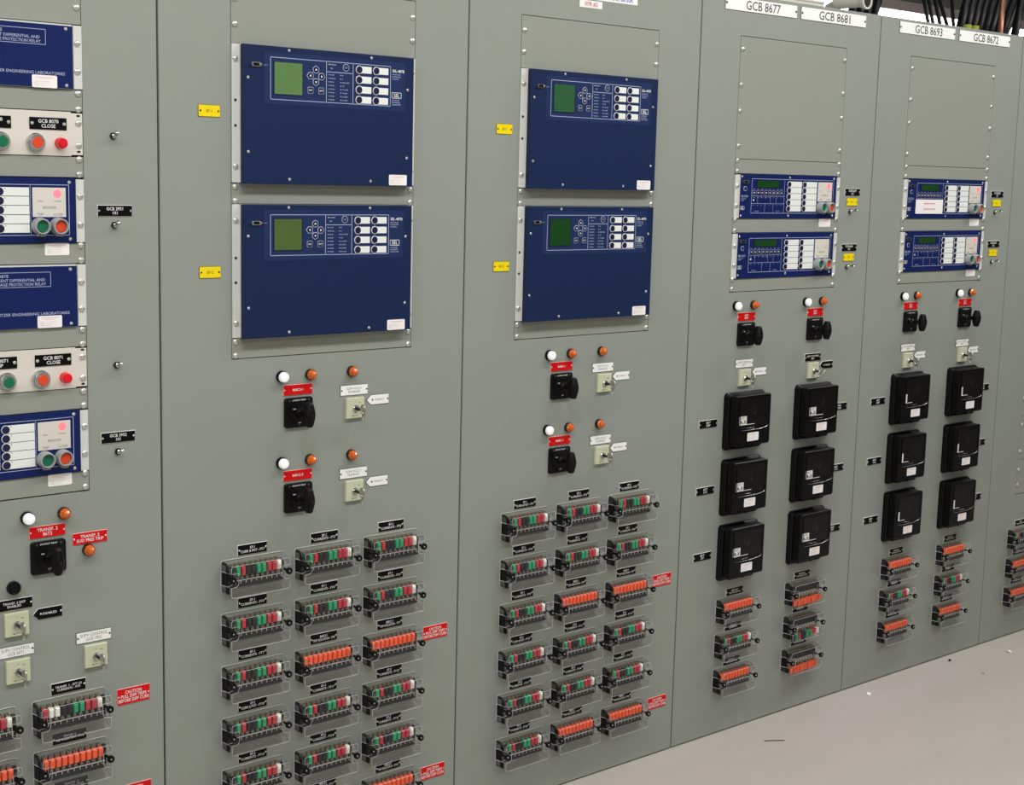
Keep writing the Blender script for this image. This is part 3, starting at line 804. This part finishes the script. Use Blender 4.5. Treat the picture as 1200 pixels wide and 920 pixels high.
nameplate('GCB 3951\n101', -.5788, 1.5675, 'black nameplate lettered GCB 3951 101', w=.0762, h=.0232, cap=.0062, maxw=.0425)
nameplate('GCB 3952\n101', -.5792, 1.1005, 'black nameplate lettered GCB 3952 101', w=.0762, h=.0232, cap=.0062, maxw=.0425)
lamp('white', -.7772, .9545, 'white lamp above the TRANSF. 2 86T2 plate')
lamp('amber', -.7007, .9548, 'amber lamp above the TRANSF. 2 86T2 plate')
lamp('amber', -.6495, .8705, 'amber lamp below the TRANSF. 2 SUD PRES TRIP plate')
nameplate('TRANSF. 2\n86T2', -.7355, .9218, 'red nameplate lettered TRANSF. 2 86T2', 'red', .0770, .0250, .0066, maxw=.0460)
nameplate('TRANSF. 2\nSUD PRES TRIP', -.6450, .8958, 'red nameplate lettered TRANSF. 2 SUD PRES TRIP', 'red', .0765, .0255, .0064, maxw=.0585)
lockout(-.7355, .8690, 'black lockout switch under the TRANSF. 2 86T2 plate')
lamp('black', -.8087, .8157, 'small black lamp above the TRANSF. 2 DIFF ENABLED plate')
nameplate('TRANSF. 2 DIFF\nENABLED', -.8080, .7807, 'black nameplate lettered TRANSF. 2 DIFF ENABLED', w=.0770, h=.0235, cap=.0048, maxw=.06)
nameplate('DISABLED', -.7388, .7513, 'black arrow tag lettered DISABLED', w=.0635, h=.0240, cap=.0048, arrow=True, group='arrow tags beside key switches')
keyswitch(-.8050, .7400, 'ivory key switch under the TRANSF. 2 DIFF ENABLED plate')
nameplate('SUPV CONTROL\nGCB 8071', -.8072, .6833, 'white nameplate lettered SUPV CONTROL GCB 8071', 'white', .0770, .0235, .0064, maxw=.060)
keyswitch(-.8045, .6415, 'ivory key switch under the SUPV CONTROL GCB 8071 plate')
nameplate('SUPV CONTROL\nGCB 3952', -.6405, .6837, 'white nameplate lettered SUPV CONTROL GCB 3952', 'white', .0775, .0245, .0066, maxw=.060)
keyswitch(-.6380, .6420, 'ivory key switch under the SUPV CONTROL GCB 3952 plate')
P1MIX = 'RWWKKGGRRW'
test_switch(-.6967, .5325, 'test switch with multicoloured handles under the TRANSF. 1 87T LR plate', P1MIX)
test_switch(-.6967, .4230, 'test switch with orange handles under the TRANSF. 2 TRIP ISOLATION plate', 'O'*10)
test_switch(-.8900, .5325, 'test switch with multicoloured handles cut off at the frame, beside TRANSF. 1 switch', P1MIX)
test_switch(-.8900, .4230, 'test switch with orange handles cut off at the frame, TRANSF. 2 cabinet', 'O'*10)
nameplate('TRANSF. 1 - 87T LR\nCURRENTS - FT9', -.6978, .5852, 'black nameplate lettered TRANSF. 1 87T LR CURRENTS FT9', cap=.0048, maxw=.066)
nameplate('TRANSF. 2\nTRIP ISOLATION - FT10', -.6978, .4770, 'black nameplate lettered TRANSF. 2 TRIP ISOLATION FT10', cap=.0048, maxw=.062)
nameplate('TRANSF. 2\nCURRENTS - FT12', -.6960, .3717, 'black nameplate lettered TRANSF. 2 CURRENTS FT12, cut by the frame bottom', cap=.0048, maxw=.062)
nameplate('CAUTION:\nPULL DIFF TRIPS\nBEFORE DIFF CURR', -.5527, .5362, 'red CAUTION nameplate beside the TRANSF. 1 87T LR plate', 'red', .0765, .0365, .0072, maxw=.071, line=.88)
nameplate('CAUTION:\nPULL DIFF TRIPS\nBEFORE DIFF CURR', -.5522, .3185, 'red CAUTION nameplate cut by the frame bottom, TRANSF. 2 cabinet', 'red', .0765, .0365, .0072, maxw=.071, line=.88)

# ================================================================== the two bus-differential cabinets
CY = {1: -.0705, 2: .7388}
for ci, dev in ((1, '86BC2'), (2, '86BB1')):
    cx = RC[ci]; cab = CN[ci]; x0 = CY[ci]; dx = x0-CY[1]
    filler(ci, 1.9215, RACK[ci][3], 'large blank grey plate at the top of the %s' % cab, [1.9610, 2.0135])
    sel487(cx, 1.6265, 1.9195, 'large navy relay with green display, upper of two in the %s' % cab, LCD1 if ci == 1 else LCD3, 1.6290, 1.9207, (1.8895, 1.6635) if ci == 1 else (1.8842, 1.6605))
    filler(ci, 1.5835, 1.6270, 'narrow grey plate between the two large navy relays, %s' % cab, [1.5897, 1.6195])
    sel487(cx, 1.2915, 1.5823, 'large navy relay with green display, lower of two in the %s' % cab, LCD2 if ci == 1 else LCD4, 1.2935, 1.5825, (1.5480, 1.3255))
    filler(ci, RACK[ci][2], 1.2925, 'narrow grey plate below the lower large navy relay, %s' % cab, [1.2536, 1.2840])
    for k, z in ((1, 1.7773 if ci == 1 else 1.7705), (2, 1.4375 if ci == 1 else 1.4327)):
        nameplate('87-%d' % k, (-.3634 if ci == 1 else .4485), z, 'yellow nameplate beside the %s large navy relay, %s' % (('upper', 'lower')[k-1], cab), 'yellow', .0520, .0252, .0060, screwd=.0050)
    for k, z in ((1, 0.), (2, -.1970)):
        p = '%s-%d' % (dev, k)
        lamp('white', -.1863+dx-(.0055 if ci == 2 else 0), 1.1993+z, 'white lamp above the %s plate' % p)
        lamp('amber', -.1112+dx-(.006 if ci == 2 else 0), 1.1995+z, 'amber lamp just above the %s plate' % p)
        lamp('amber', .0022+dx-(.008 if ci == 2 else 0), 1.1990+z, 'amber lamp above the white RCU-%d ENABLED plate, %s' % (k, cab))
        nameplate(p, -.1430+dx-(.0037 if ci == 2 else 0), 1.1672+z, 'red nameplate lettered %s' % p, 'red', .0775, .0248, .0056, maxw=.034)
        lockout(-.1427+dx-(.0045 if ci == 2 else 0), 1.1155+z, 'black lockout switch under the %s plate' % p)
        nameplate('SUPV RCU-%d\nENABLED' % k, .0100+dx-(.0068 if ci == 2 else 0), 1.1548+z, 'white nameplate lettered SUPV RCU-%d ENABLED, %s' % (k, cab), 'white', .0778, .0246, .0056)
        keyswitch(.0107+dx-(.0037 if ci == 2 else 0), 1.1128+z, 'ivory key switch under the white RCU-%d ENABLED plate, %s' % (k, cab))
        nameplate('DISABLED', .0773+dx-(.0050 if ci == 2 else 0), 1.1273+z, 'white arrow tag beside the RCU-%d key switch, %s' % (k, cab), 'white', .0640, .0238, .0042, arrow=True, group='arrow tags beside key switches')
    ft = 0
    for r in range(6):
        for c in range(3):
            ft += 1
            x = x0+(c-1)*.1905; z = .7622-.1218*r
            orange = (r in (2, 5)) and c > 0
            bank = 1 if r < 3 else 2
            if orange: tx = '%s-%d\n"TRIP ISOLATION - FT%d"' % (dev, bank, ft)
            else: tx = '87-%d\n"%s - FT%d"' % (bank, 'CURR & POT' if (r, c) in ((0, 0), (3, 0)) else 'CURRENTS', ft)
            rd = tx.replace('\n', ' ').replace('"', '').replace(' - ', ' ')
            nameplate(tx, x+(.0005 if ci == 1 else 0)-(.0007 if c == 0 else 0), z+.0529, 'black nameplate lettered %s, %s' % (rd, cab), cap=.0058, w=.0762, h=.0246, maxw=.0640, line=.95)
            test_switch(x, z, 'test switch with %s handles under the FT%d plate, %s' % ('orange' if orange else 'multicoloured', ft, cab), 'O'*10 if orange else MIX)
    for z, w in ((.5235, 'upper'), (.1555, 'lower')):
        nameplate('CAUTION:\nPULL DIFF TRIPS\nBEFORE DIFF CURR', x0+.3310+(.0055 if ci == 2 else 0), z+(.0025 if ci == 2 and z < .3 else 0), 'red CAUTION nameplate, %s of two on the %s' % (w, cab), 'red', .0762, .0355, .0072, maxw=.071, line=.88)
# paper stickers near the top of the middle cabinet
m = MB(); m.plate(0, 0, .0790, .0180, 0, -.0005, PAPER, .0001)
t = thing('paper_sticker', 'small white sticker lettered XFR #2 in red', 'sticker', .7278, 2.0948); part('paper', m, t)
m = MB(); m.text('XFR #2', 0, 0, -.0008, .0105, INKR, .062); part('lettering', m, t)
m = MB(); m.plate(0, 0, .2050, .0195, 0, -.0005, NPW, .0001)
t = thing('paper_sticker', 'long white sticker with violet lettering above the XFR #2 sticker', 'sticker', .7920, 2.1167); part('paper', m, t)
m = MB(); m.text('TO CAP BANK 86-30K', .010, 0, -.0008, .0110, INKB, .175); part('lettering', m, t)

# ================================================================== the two feeder cabinets
for ci, nos, fx in ((3, ('8677', '8681'), 0.), (4, ('8693', '8672'), .8147)):
    cx = RC[ci]; cab = CN[ci]
    zs = [1.7566, 1.8545, 1.9273, 2.0257]
    filler(ci, 1.7207, RACK[ci][3], 'large blank grey plate with eight screws at the top of the %s' % cab, zs)
    filler(ci, 1.6795, 1.7199, 'narrow grey plate above the upper blue relay, %s' % cab, [1.6860, 1.7160])
    for k, (za, zb) in enumerate(((1.5520, 1.6785), (1.3785, 1.5098))):
        bkr_relay(cx, za, zb, 'blue push-button relay%s, %s of two in the %s' % (' with a paper note' if (ci, k) == (4, 0) else '', ('upper', 'lower')[k], cab),
                  red_on=not (ci == 3 and k == 1), note=(ci == 4 and k == 0), lcdm=LCD4)
    filler(ci, 1.5106, 1.5512, 'narrow grey plate with sticker between the two blue relays, %s' % cab, [1.5165, 1.5478], sticker=((1.7300 if ci == 3 else 2.5440), 1.5382, .0565, .0240))
    filler(ci, RACK[ci][2], 1.3778, 'narrow grey plate below the lower blue relay, %s' % cab, [1.3485, 1.3782-.0022], sticker=(None if ci == 3 else (2.5435, 1.3665, .0555, .0225)))
    for k, z in ((0, 0.), (1, -.1708)):
        nameplate('GCB %s\n101' % nos[k], 1.8590+fx-(.0015 if k else 0), 1.6318+z+(.0015 if ci == 4 else 0), 'black nameplate lettered GCB %s 101' % nos[k], w=.0765, h=.0232, cap=.0064, maxw=.0440)
        nameplate('87-%d' % (k+1), 1.8597+fx-(.001 if k else 0), 1.6022+z+(.0015 if ci == 4 else 0), 'yellow nameplate directly below the GCB %s 101 plate' % nos[k], 'yellow', .0540, .0240, .0050, screwd=.0045)
        toggle(1.8520+fx, 1.5725+z, 'chrome toggle switch below the GCB %s 101 plate' % nos[k], True)
    # signs along the top edge
    for k in range(2):
        w = .3105 if ci == 3 else .3035
        xs = ((1.3915, 1.7212) if ci == 3 else (2.2030, 2.5315))[k]
        t = thing('sign', 'long white sign lettered GCB %s at the cabinet top' % nos[k], 'sign', xs, 2.1473, 0, 'white signs along the cabinet tops')
        m = MB(); m.plate(0, 0, w, .0355, 0, -.0020, NPW, .0004, COREW); part('plate', m, t)
        m = MB(); m.text('GCB '+nos[k], .005, 0, -.0024, .0245, INKK, .1485, thin=True, fit=True); part('lettering', m, t)
        for sx in (-1, 1): part('screw', small_screw_mesh(False), t, (sx*(w/2-.005), -.0018, 0))
    for k in range(2):
        kx = fx+(0, .3195 if ci == 3 else .3165)[k]
        n = nos[k]
        lamp('white', 1.3400+kx+(.005 if ci == 4 else 0), 1.2992, 'white lamp above the red %s 86BF plate' % n)
        lamp('amber', 1.4167+kx+(.002 if ci == 4 else 0), 1.2995, 'amber lamp above the red %s 86BF plate' % n)
        nameplate('%s\n86BF' % n, 1.3882+kx+(.003 if ci == 4 else 0), 1.2663, 'red nameplate lettered %s 86BF' % n, 'red', .0785, .0248, .0056)
        lockout(1.3880+kx+(.004 if ci == 4 else 0), 1.2150, 'black lockout switch under the red %s 86BF plate' % n)
        blk = (ci == 3 and k == 1)
        nameplate('SUPV CONTROL\n%s' % n, 1.3885+kx+(.003 if ci == 4 else 0), 1.1282-(.0015 if k else 0), '%s nameplate lettered SUPV CONTROL %s' % ('black' if blk else 'white', n), 'black' if blk else 'white', .0780, .0246, .0056, maxw=.062)
        keyswitch(1.3895+kx+(.002 if ci == 4 else 0), 1.0865, 'ivory key switch under the SUPV CONTROL %s plate' % n, turned=blk)
        nameplate('DISABLED', 1.4578+kx+(.002 if ci == 4 else 0), 1.1003-(.0012 if k else 0), '%s arrow tag beside the SUPV CONTROL %s key switch' % ('black' if blk else 'white', n), 'black' if blk else 'white', .0640, .0238, .0046, arrow=True, group='arrow tags beside key switches')
        for r in range(3):
            z = .9605-.1975*r
            row = ('top', 'middle', 'bottom')[r]
            iac_relay((1.3940, 1.7160)[k]+fx+((.0, .0)[k] if ci == 3 else (.001, .0005)[k]), z, 'black glass-fronted relay, %s of three below the %s key switch' % (row, n), ci == 4)
            nameplate('%s\n%s' % (n, ('50BF', '51N', '50T')[r]), (1.2428 if k == 0 else 1.8560)+fx+(.001 if ci == 4 else 0), z, 'black nameplate beside the %s black relay of the GCB %s column' % (row, n), w=.0768, h=.0240, cap=.0062, maxw=.022)
    cols = ((1.3935, 1.7130), (2.2120, 2.5310))[ci-3]
    for k in range(2):
        for r in range(3):
            x = cols[k]; z = .3882-.1085*r; row = ('top', 'middle', 'bottom')[r]
            orange = r != 1; opened = (ci == 3 and k == 1)
            nm = ('86BF', '50BF', '51')[r]
            tx = ('86BF %s\nTRIP ISOLATION' if orange else '50BF %s\nCURRENTS') % nos[k]
            nameplate(tx, x+.0015, z+.0490, 'black nameplate above the %s test switch of the GCB %s column' % (row, nos[k]), w=.0768, h=.0235, cap=.0050, maxw=.060)
            test_switch(x, z, 'test switch with %s handles%s, %s of the GCB %s column' % ('orange' if orange else 'multicoloured', ' swung open' if opened else '', row, nos[k]), 'O'*10 if orange else MIX, opened)

# ================================================================== end cabinet
filler(5, .8345, 2.0612, 'tall blank grey plate at the frame edge, top of the end cabinet', [.9, 1.0, 1.2, 1.4, 1.6, 1.8, 2.0])
filler(5, .6718, .8335, 'blank grey plate at the frame edge, middle of the end cabinet', [.7030, .8027])
filler(5, .5425, .6708, 'blank grey plate at the frame edge, lowest of the end cabinet', [.5775, .6339])
for r in range(3):
    z = .3790-.1095*r
    row = ('top', 'middle', 'bottom')[r]
    nameplate('86BF\nTRIP ISOLATION', 2.9915, z+.0515, 'black nameplate above the %s test switch of the end cabinet' % row, w=.0768, h=.0235, cap=.0050, maxw=.060)
    test_switch(2.9880, z, 'test switch with %s handles, %s of three on the end cabinet' % ('multicoloured' if r == 0 else 'orange', row), MIX if r == 0 else 'O'*10)

# ================================================================== above and behind the cabinets
rnd = random.Random(3)
def cable(bx, by, tx, r, mt, label, group=None, bow=.0, name='cable', z1=2.95):
    pts = []
    for k in range(9):
        u = k/8
        pts.append((bx+(tx-bx)*u+bow*math.sin(PI*u), by, HCAB+.006+(z1-HCAB)*u))
    m = MB(); m.tube(pts, r, mt, 10)
    o = bpy.data.objects.new(name, m.mesh(name)); COL.objects.link(o)
    tag(o, label, 'cable', group); return o
G1 = 'thin black wires rising above the GCB 8693 sign'
for bx, by, tx in ((2.446, .160, 2.10), (2.500, .176, 2.14), (2.568, .192, 2.17), (2.642, .208, 2.10), (2.692, .224, 2.50)):
    cable(bx, by, tx, .0066, CABLE, 'thin black wire rising above the GCB 8693 sign', G1, .0)
G2 = 'thick black cables rising above the GCB 8672 sign'
for lay, (lean, bow) in enumerate(((.24, .0), (.33, .01), (.18, -.02), (.42, .0), (.30, .0))):
    for k in range(8):
        bx = 2.635+.0370*k+.013*(lay % 3)+.064*lay
        cable(bx, .17+.042*lay, bx+lean+.018*k, .0150, CABLE, 'thick black cable in the bundle above the GCB 8672 sign', G2, bow)
cable(2.815, .12, 2.83, .0100, COPPER, 'copper-coloured cable standing in front of the black bundle', None, .0, 'copper_cable')
cable(2.905, .12, 3.10, .0145, CABLE, 'single black cable to the side of the copper cable', G2, .0)
for k in range(4):
    bx = 2.185+.040*k
    cable(bx, .30, bx+.30, .0150, CABLE, 'thick black cable beside the white conduit end above the GCB 8681 sign', 'black cables above the GCB 8681 sign', .0)
for k, x in enumerate((2.622, 2.668)):
    m = MB(); m.lathe(0, 0, [(.0145, -.008), (.0145, .008), (.0125, .008), (.0125, -.008)], TAGYG, 14)
    o = bpy.data.objects.new('cable_tie', m.mesh('cable_tie')); COL.objects.link(o); o.location = (x, .128, 2.200); o.rotation_euler = (PI/2, 0, 0)
    tag(o, 'yellow-green marker band at the foot of the black cables, %s the copper cable' % ('farther from', 'nearer to')[k], 'marker band', 'yellow-green marker bands')
t = thing('conduit', 'white conduit end with a dark round mouth above the GCB 8681 sign', 'conduit', 2.070, 2.236, .17)
m = MB(); m.lathe(0, 0, [(.0170, .10), (.0170, -.01), (.0215, -.012), (.0245, -.020), (.0245, -.030), (.0185, -.030), (.0165, .02)], PVC, 24); m.disc(0, 0, .0180, -.0270, SHADEM); part('bushing', m, t)  # dark disc paints the shade inside the mouth
m = MB(); m.tube([(0, .09, 0), (0, .12, -.01), (0, .135, -.06)], .0170, PVC, 14); part('elbow', m, t)
t = thing('wiring_duct', 'pale wiring duct lying along the cabinet tops behind the GCB 8681 sign', 'duct', 1.75, HCAB, .30)
m = MB(); m.box(-.75, .24, -.05, .05, 0, .055, PVC); part('trough', m, t)
m = MB(); m.box(-.75, .24, -.053, .053, .055, .062, PVC); part('lid', m, t)

# lamps: the row behind the cabinets is seen over their tops
LAMPW = mat('fluorescent_tube', (255, 255, 255), .5, emit=9., emitcol=(255, 250, 244))
HOUS = mat('lamp_housing', (196, 182, 178), .5)
for k, xa in enumerate((2.6, 4.9, 7.2)):
    t = thing('strip_light', ('strip light hanging behind the cabinets, behind the conduit end', 'strip light hanging behind the cabinets, behind the black cable bundle', 'strip light hanging behind the cabinets, past the copper cable')[k], 'strip light', xa+.05, 2.53, 2., 'strip lights behind the cabinets')
    m = MB(); m.box(-1.10, 1.10, -.07, .07, .035, .085, HOUS); part('housing', m, t)
    m = MB(); m.tube([(-1.09, -.035, .018), (1.09, -.035, .018)], .017, LAMPW, 12); part('tube', m, t)
    m = MB(); m.tube([(-1.09, .035, .018), (1.09, .035, .018)], .017, LAMPW, 12); part('tube', m, t)
    m = MB()
    for sx in (-.8, .8): m.tube([(sx, 0, .085), (sx, 0, RH-2.53)], .004, DARKMETAL, 6)
    part('hanger', m, t)
BEAM = mat('dark_steel', (62, 58, 56), .6)
for k, (y, z) in enumerate(((2.7, 2.86), (3.6, 3.05))):
    m = MB(); m.box(-4, 8.5, -.05, .05, -.012, .012, BEAM); m.box(-4, 8.5, -.006, .006, .012, .188, BEAM); m.box(-4, 8.5, -.05, .05, .188, .212, BEAM)
    struct('trim_%d' % (k+1), m).location = (0, y, z)

# bits lying on the floor
def scrap(x, y, s, label, mt, rz):
    m = MB(); p = [(-s, -s*.4, .001), (s*.2, -s*.6, .004), (s, 0, .001), (s*.1, s*.5, .006), (-s*.7, s*.4, .002)]
    m.add(p+[(a, b, c+.0012) for a, b, c in p], [(4, 3, 2, 1, 0), (5, 6, 7, 8, 9)]+[(i, (i+1) % 5, 5+(i+1) % 5, 5+i) for i in range(5)], mt)
    o = bpy.data.objects.new('paper_scrap', m.mesh('paper_scrap')); COL.objects.link(o); o.location = (x, y, 0); o.rotation_euler = (0, 0, rz)
    tag(o, label, 'scrap')

scrap(2.006, -.075, .013, 'pale paper scrap on the floor near the foot of the GCB 8681 column', PAPER, .4)
scrap(2.789, -.111, .012, 'pale paper scrap on the floor in front of the end cabinet', PAPER, 1.2)
scrap(2.524, -.040, .008, 'small dark scrap on the floor close to the GCB 8672 column', DARKMETAL, .2)
scrap(2.496, -.189, .005, 'tiny dark scrap on the floor farther out from the GCB 8672 column', DARKMETAL, 2.)
m = MB(); m.tube([(-.026, .018, .0015), (0, .002, .0015), (.026, -.017, .0015)], .0012, DARKMETAL, 6)
o = bpy.data.objects.new('wire_offcut', m.mesh('wire_offcut')); COL.objects.link(o); o.location = (1.437, -.149, 0)
tag(o, 'thin dark wire offcut lying on the floor before the GCB 8677 cabinet', 'wire')

# ------------------------------------------------------------------ light
def area(name, loc, rot, sx, sy, power, col=(1, 1, .985)):
    l = bpy.data.lights.new(name, 'AREA'); l.shape = 'RECTANGLE'; l.size = sx; l.size_y = sy; l.energy = power; l.color = col
    o = bpy.data.objects.new(name, l); COL.objects.link(o); o.location = loc; o.rotation_euler = rot; return o
for x, y, p in ((-3.4, -1.6, 44), (-1.0, -1.55, 44), (1.4, -1.40, 43), (3.8, -1.05, 40)):
    area('aisle_fluorescent', (x, y, 3.35), (0, 0, 0), 2.0, .32, p)
for x, p in ((-2.2, 26), (1.0, 18)):
    area('rear_aisle_fluorescent', (x, -3.9, 3.4), (0, 0, 0), 2.2, .32, p)
w = bpy.data.worlds.new('World'); scene.world = w; w.use_nodes = True
w.node_tree.nodes['Background'].inputs[0].default_value = (.9, .95, 1, 1); w.node_tree.nodes['Background'].inputs[1].default_value = .12

# ------------------------------------------------------------------ camera (fitted to the seams and rack openings)
R = Vector((0.7624885806, -0.6465283946, 0.0247426619)); U = Vector((0.0766449993, 0.1282324763, 0.9887780217)); F = Vector((0.6424458798, 0.7520355490, -0.1473289672))
cd = bpy.data.cameras.new('Camera'); cd.sensor_fit = 'HORIZONTAL'; cd.sensor_width = 36.; cd.lens = 1716.4774/1200*36.
cd.clip_start = .05; cd.clip_end = 60
cam = bpy.data.objects.new('Camera', cd); COL.objects.link(cam)
M = Matrix.Identity(4)
for r in range(3): M[r][0], M[r][1], M[r][2] = R[r], U[r], -F[r]
M[0][3], M[1][3], M[2][3] = -1.90399285, -2.80841786, 1.66092102
cam.matrix_world = M
scene.camera = cam
scene.view_settings.view_transform = 'Standard'; scene.view_settings.look = 'None'; scene.view_settings.gamma = 1.; scene.view_settings.use_curve_mapping = False
scene.view_settings.exposure = .11
scene.cycles.transparent_max_bounces = 24; scene.cycles.max_bounces = 8
scene.cycles.use_denoising = True
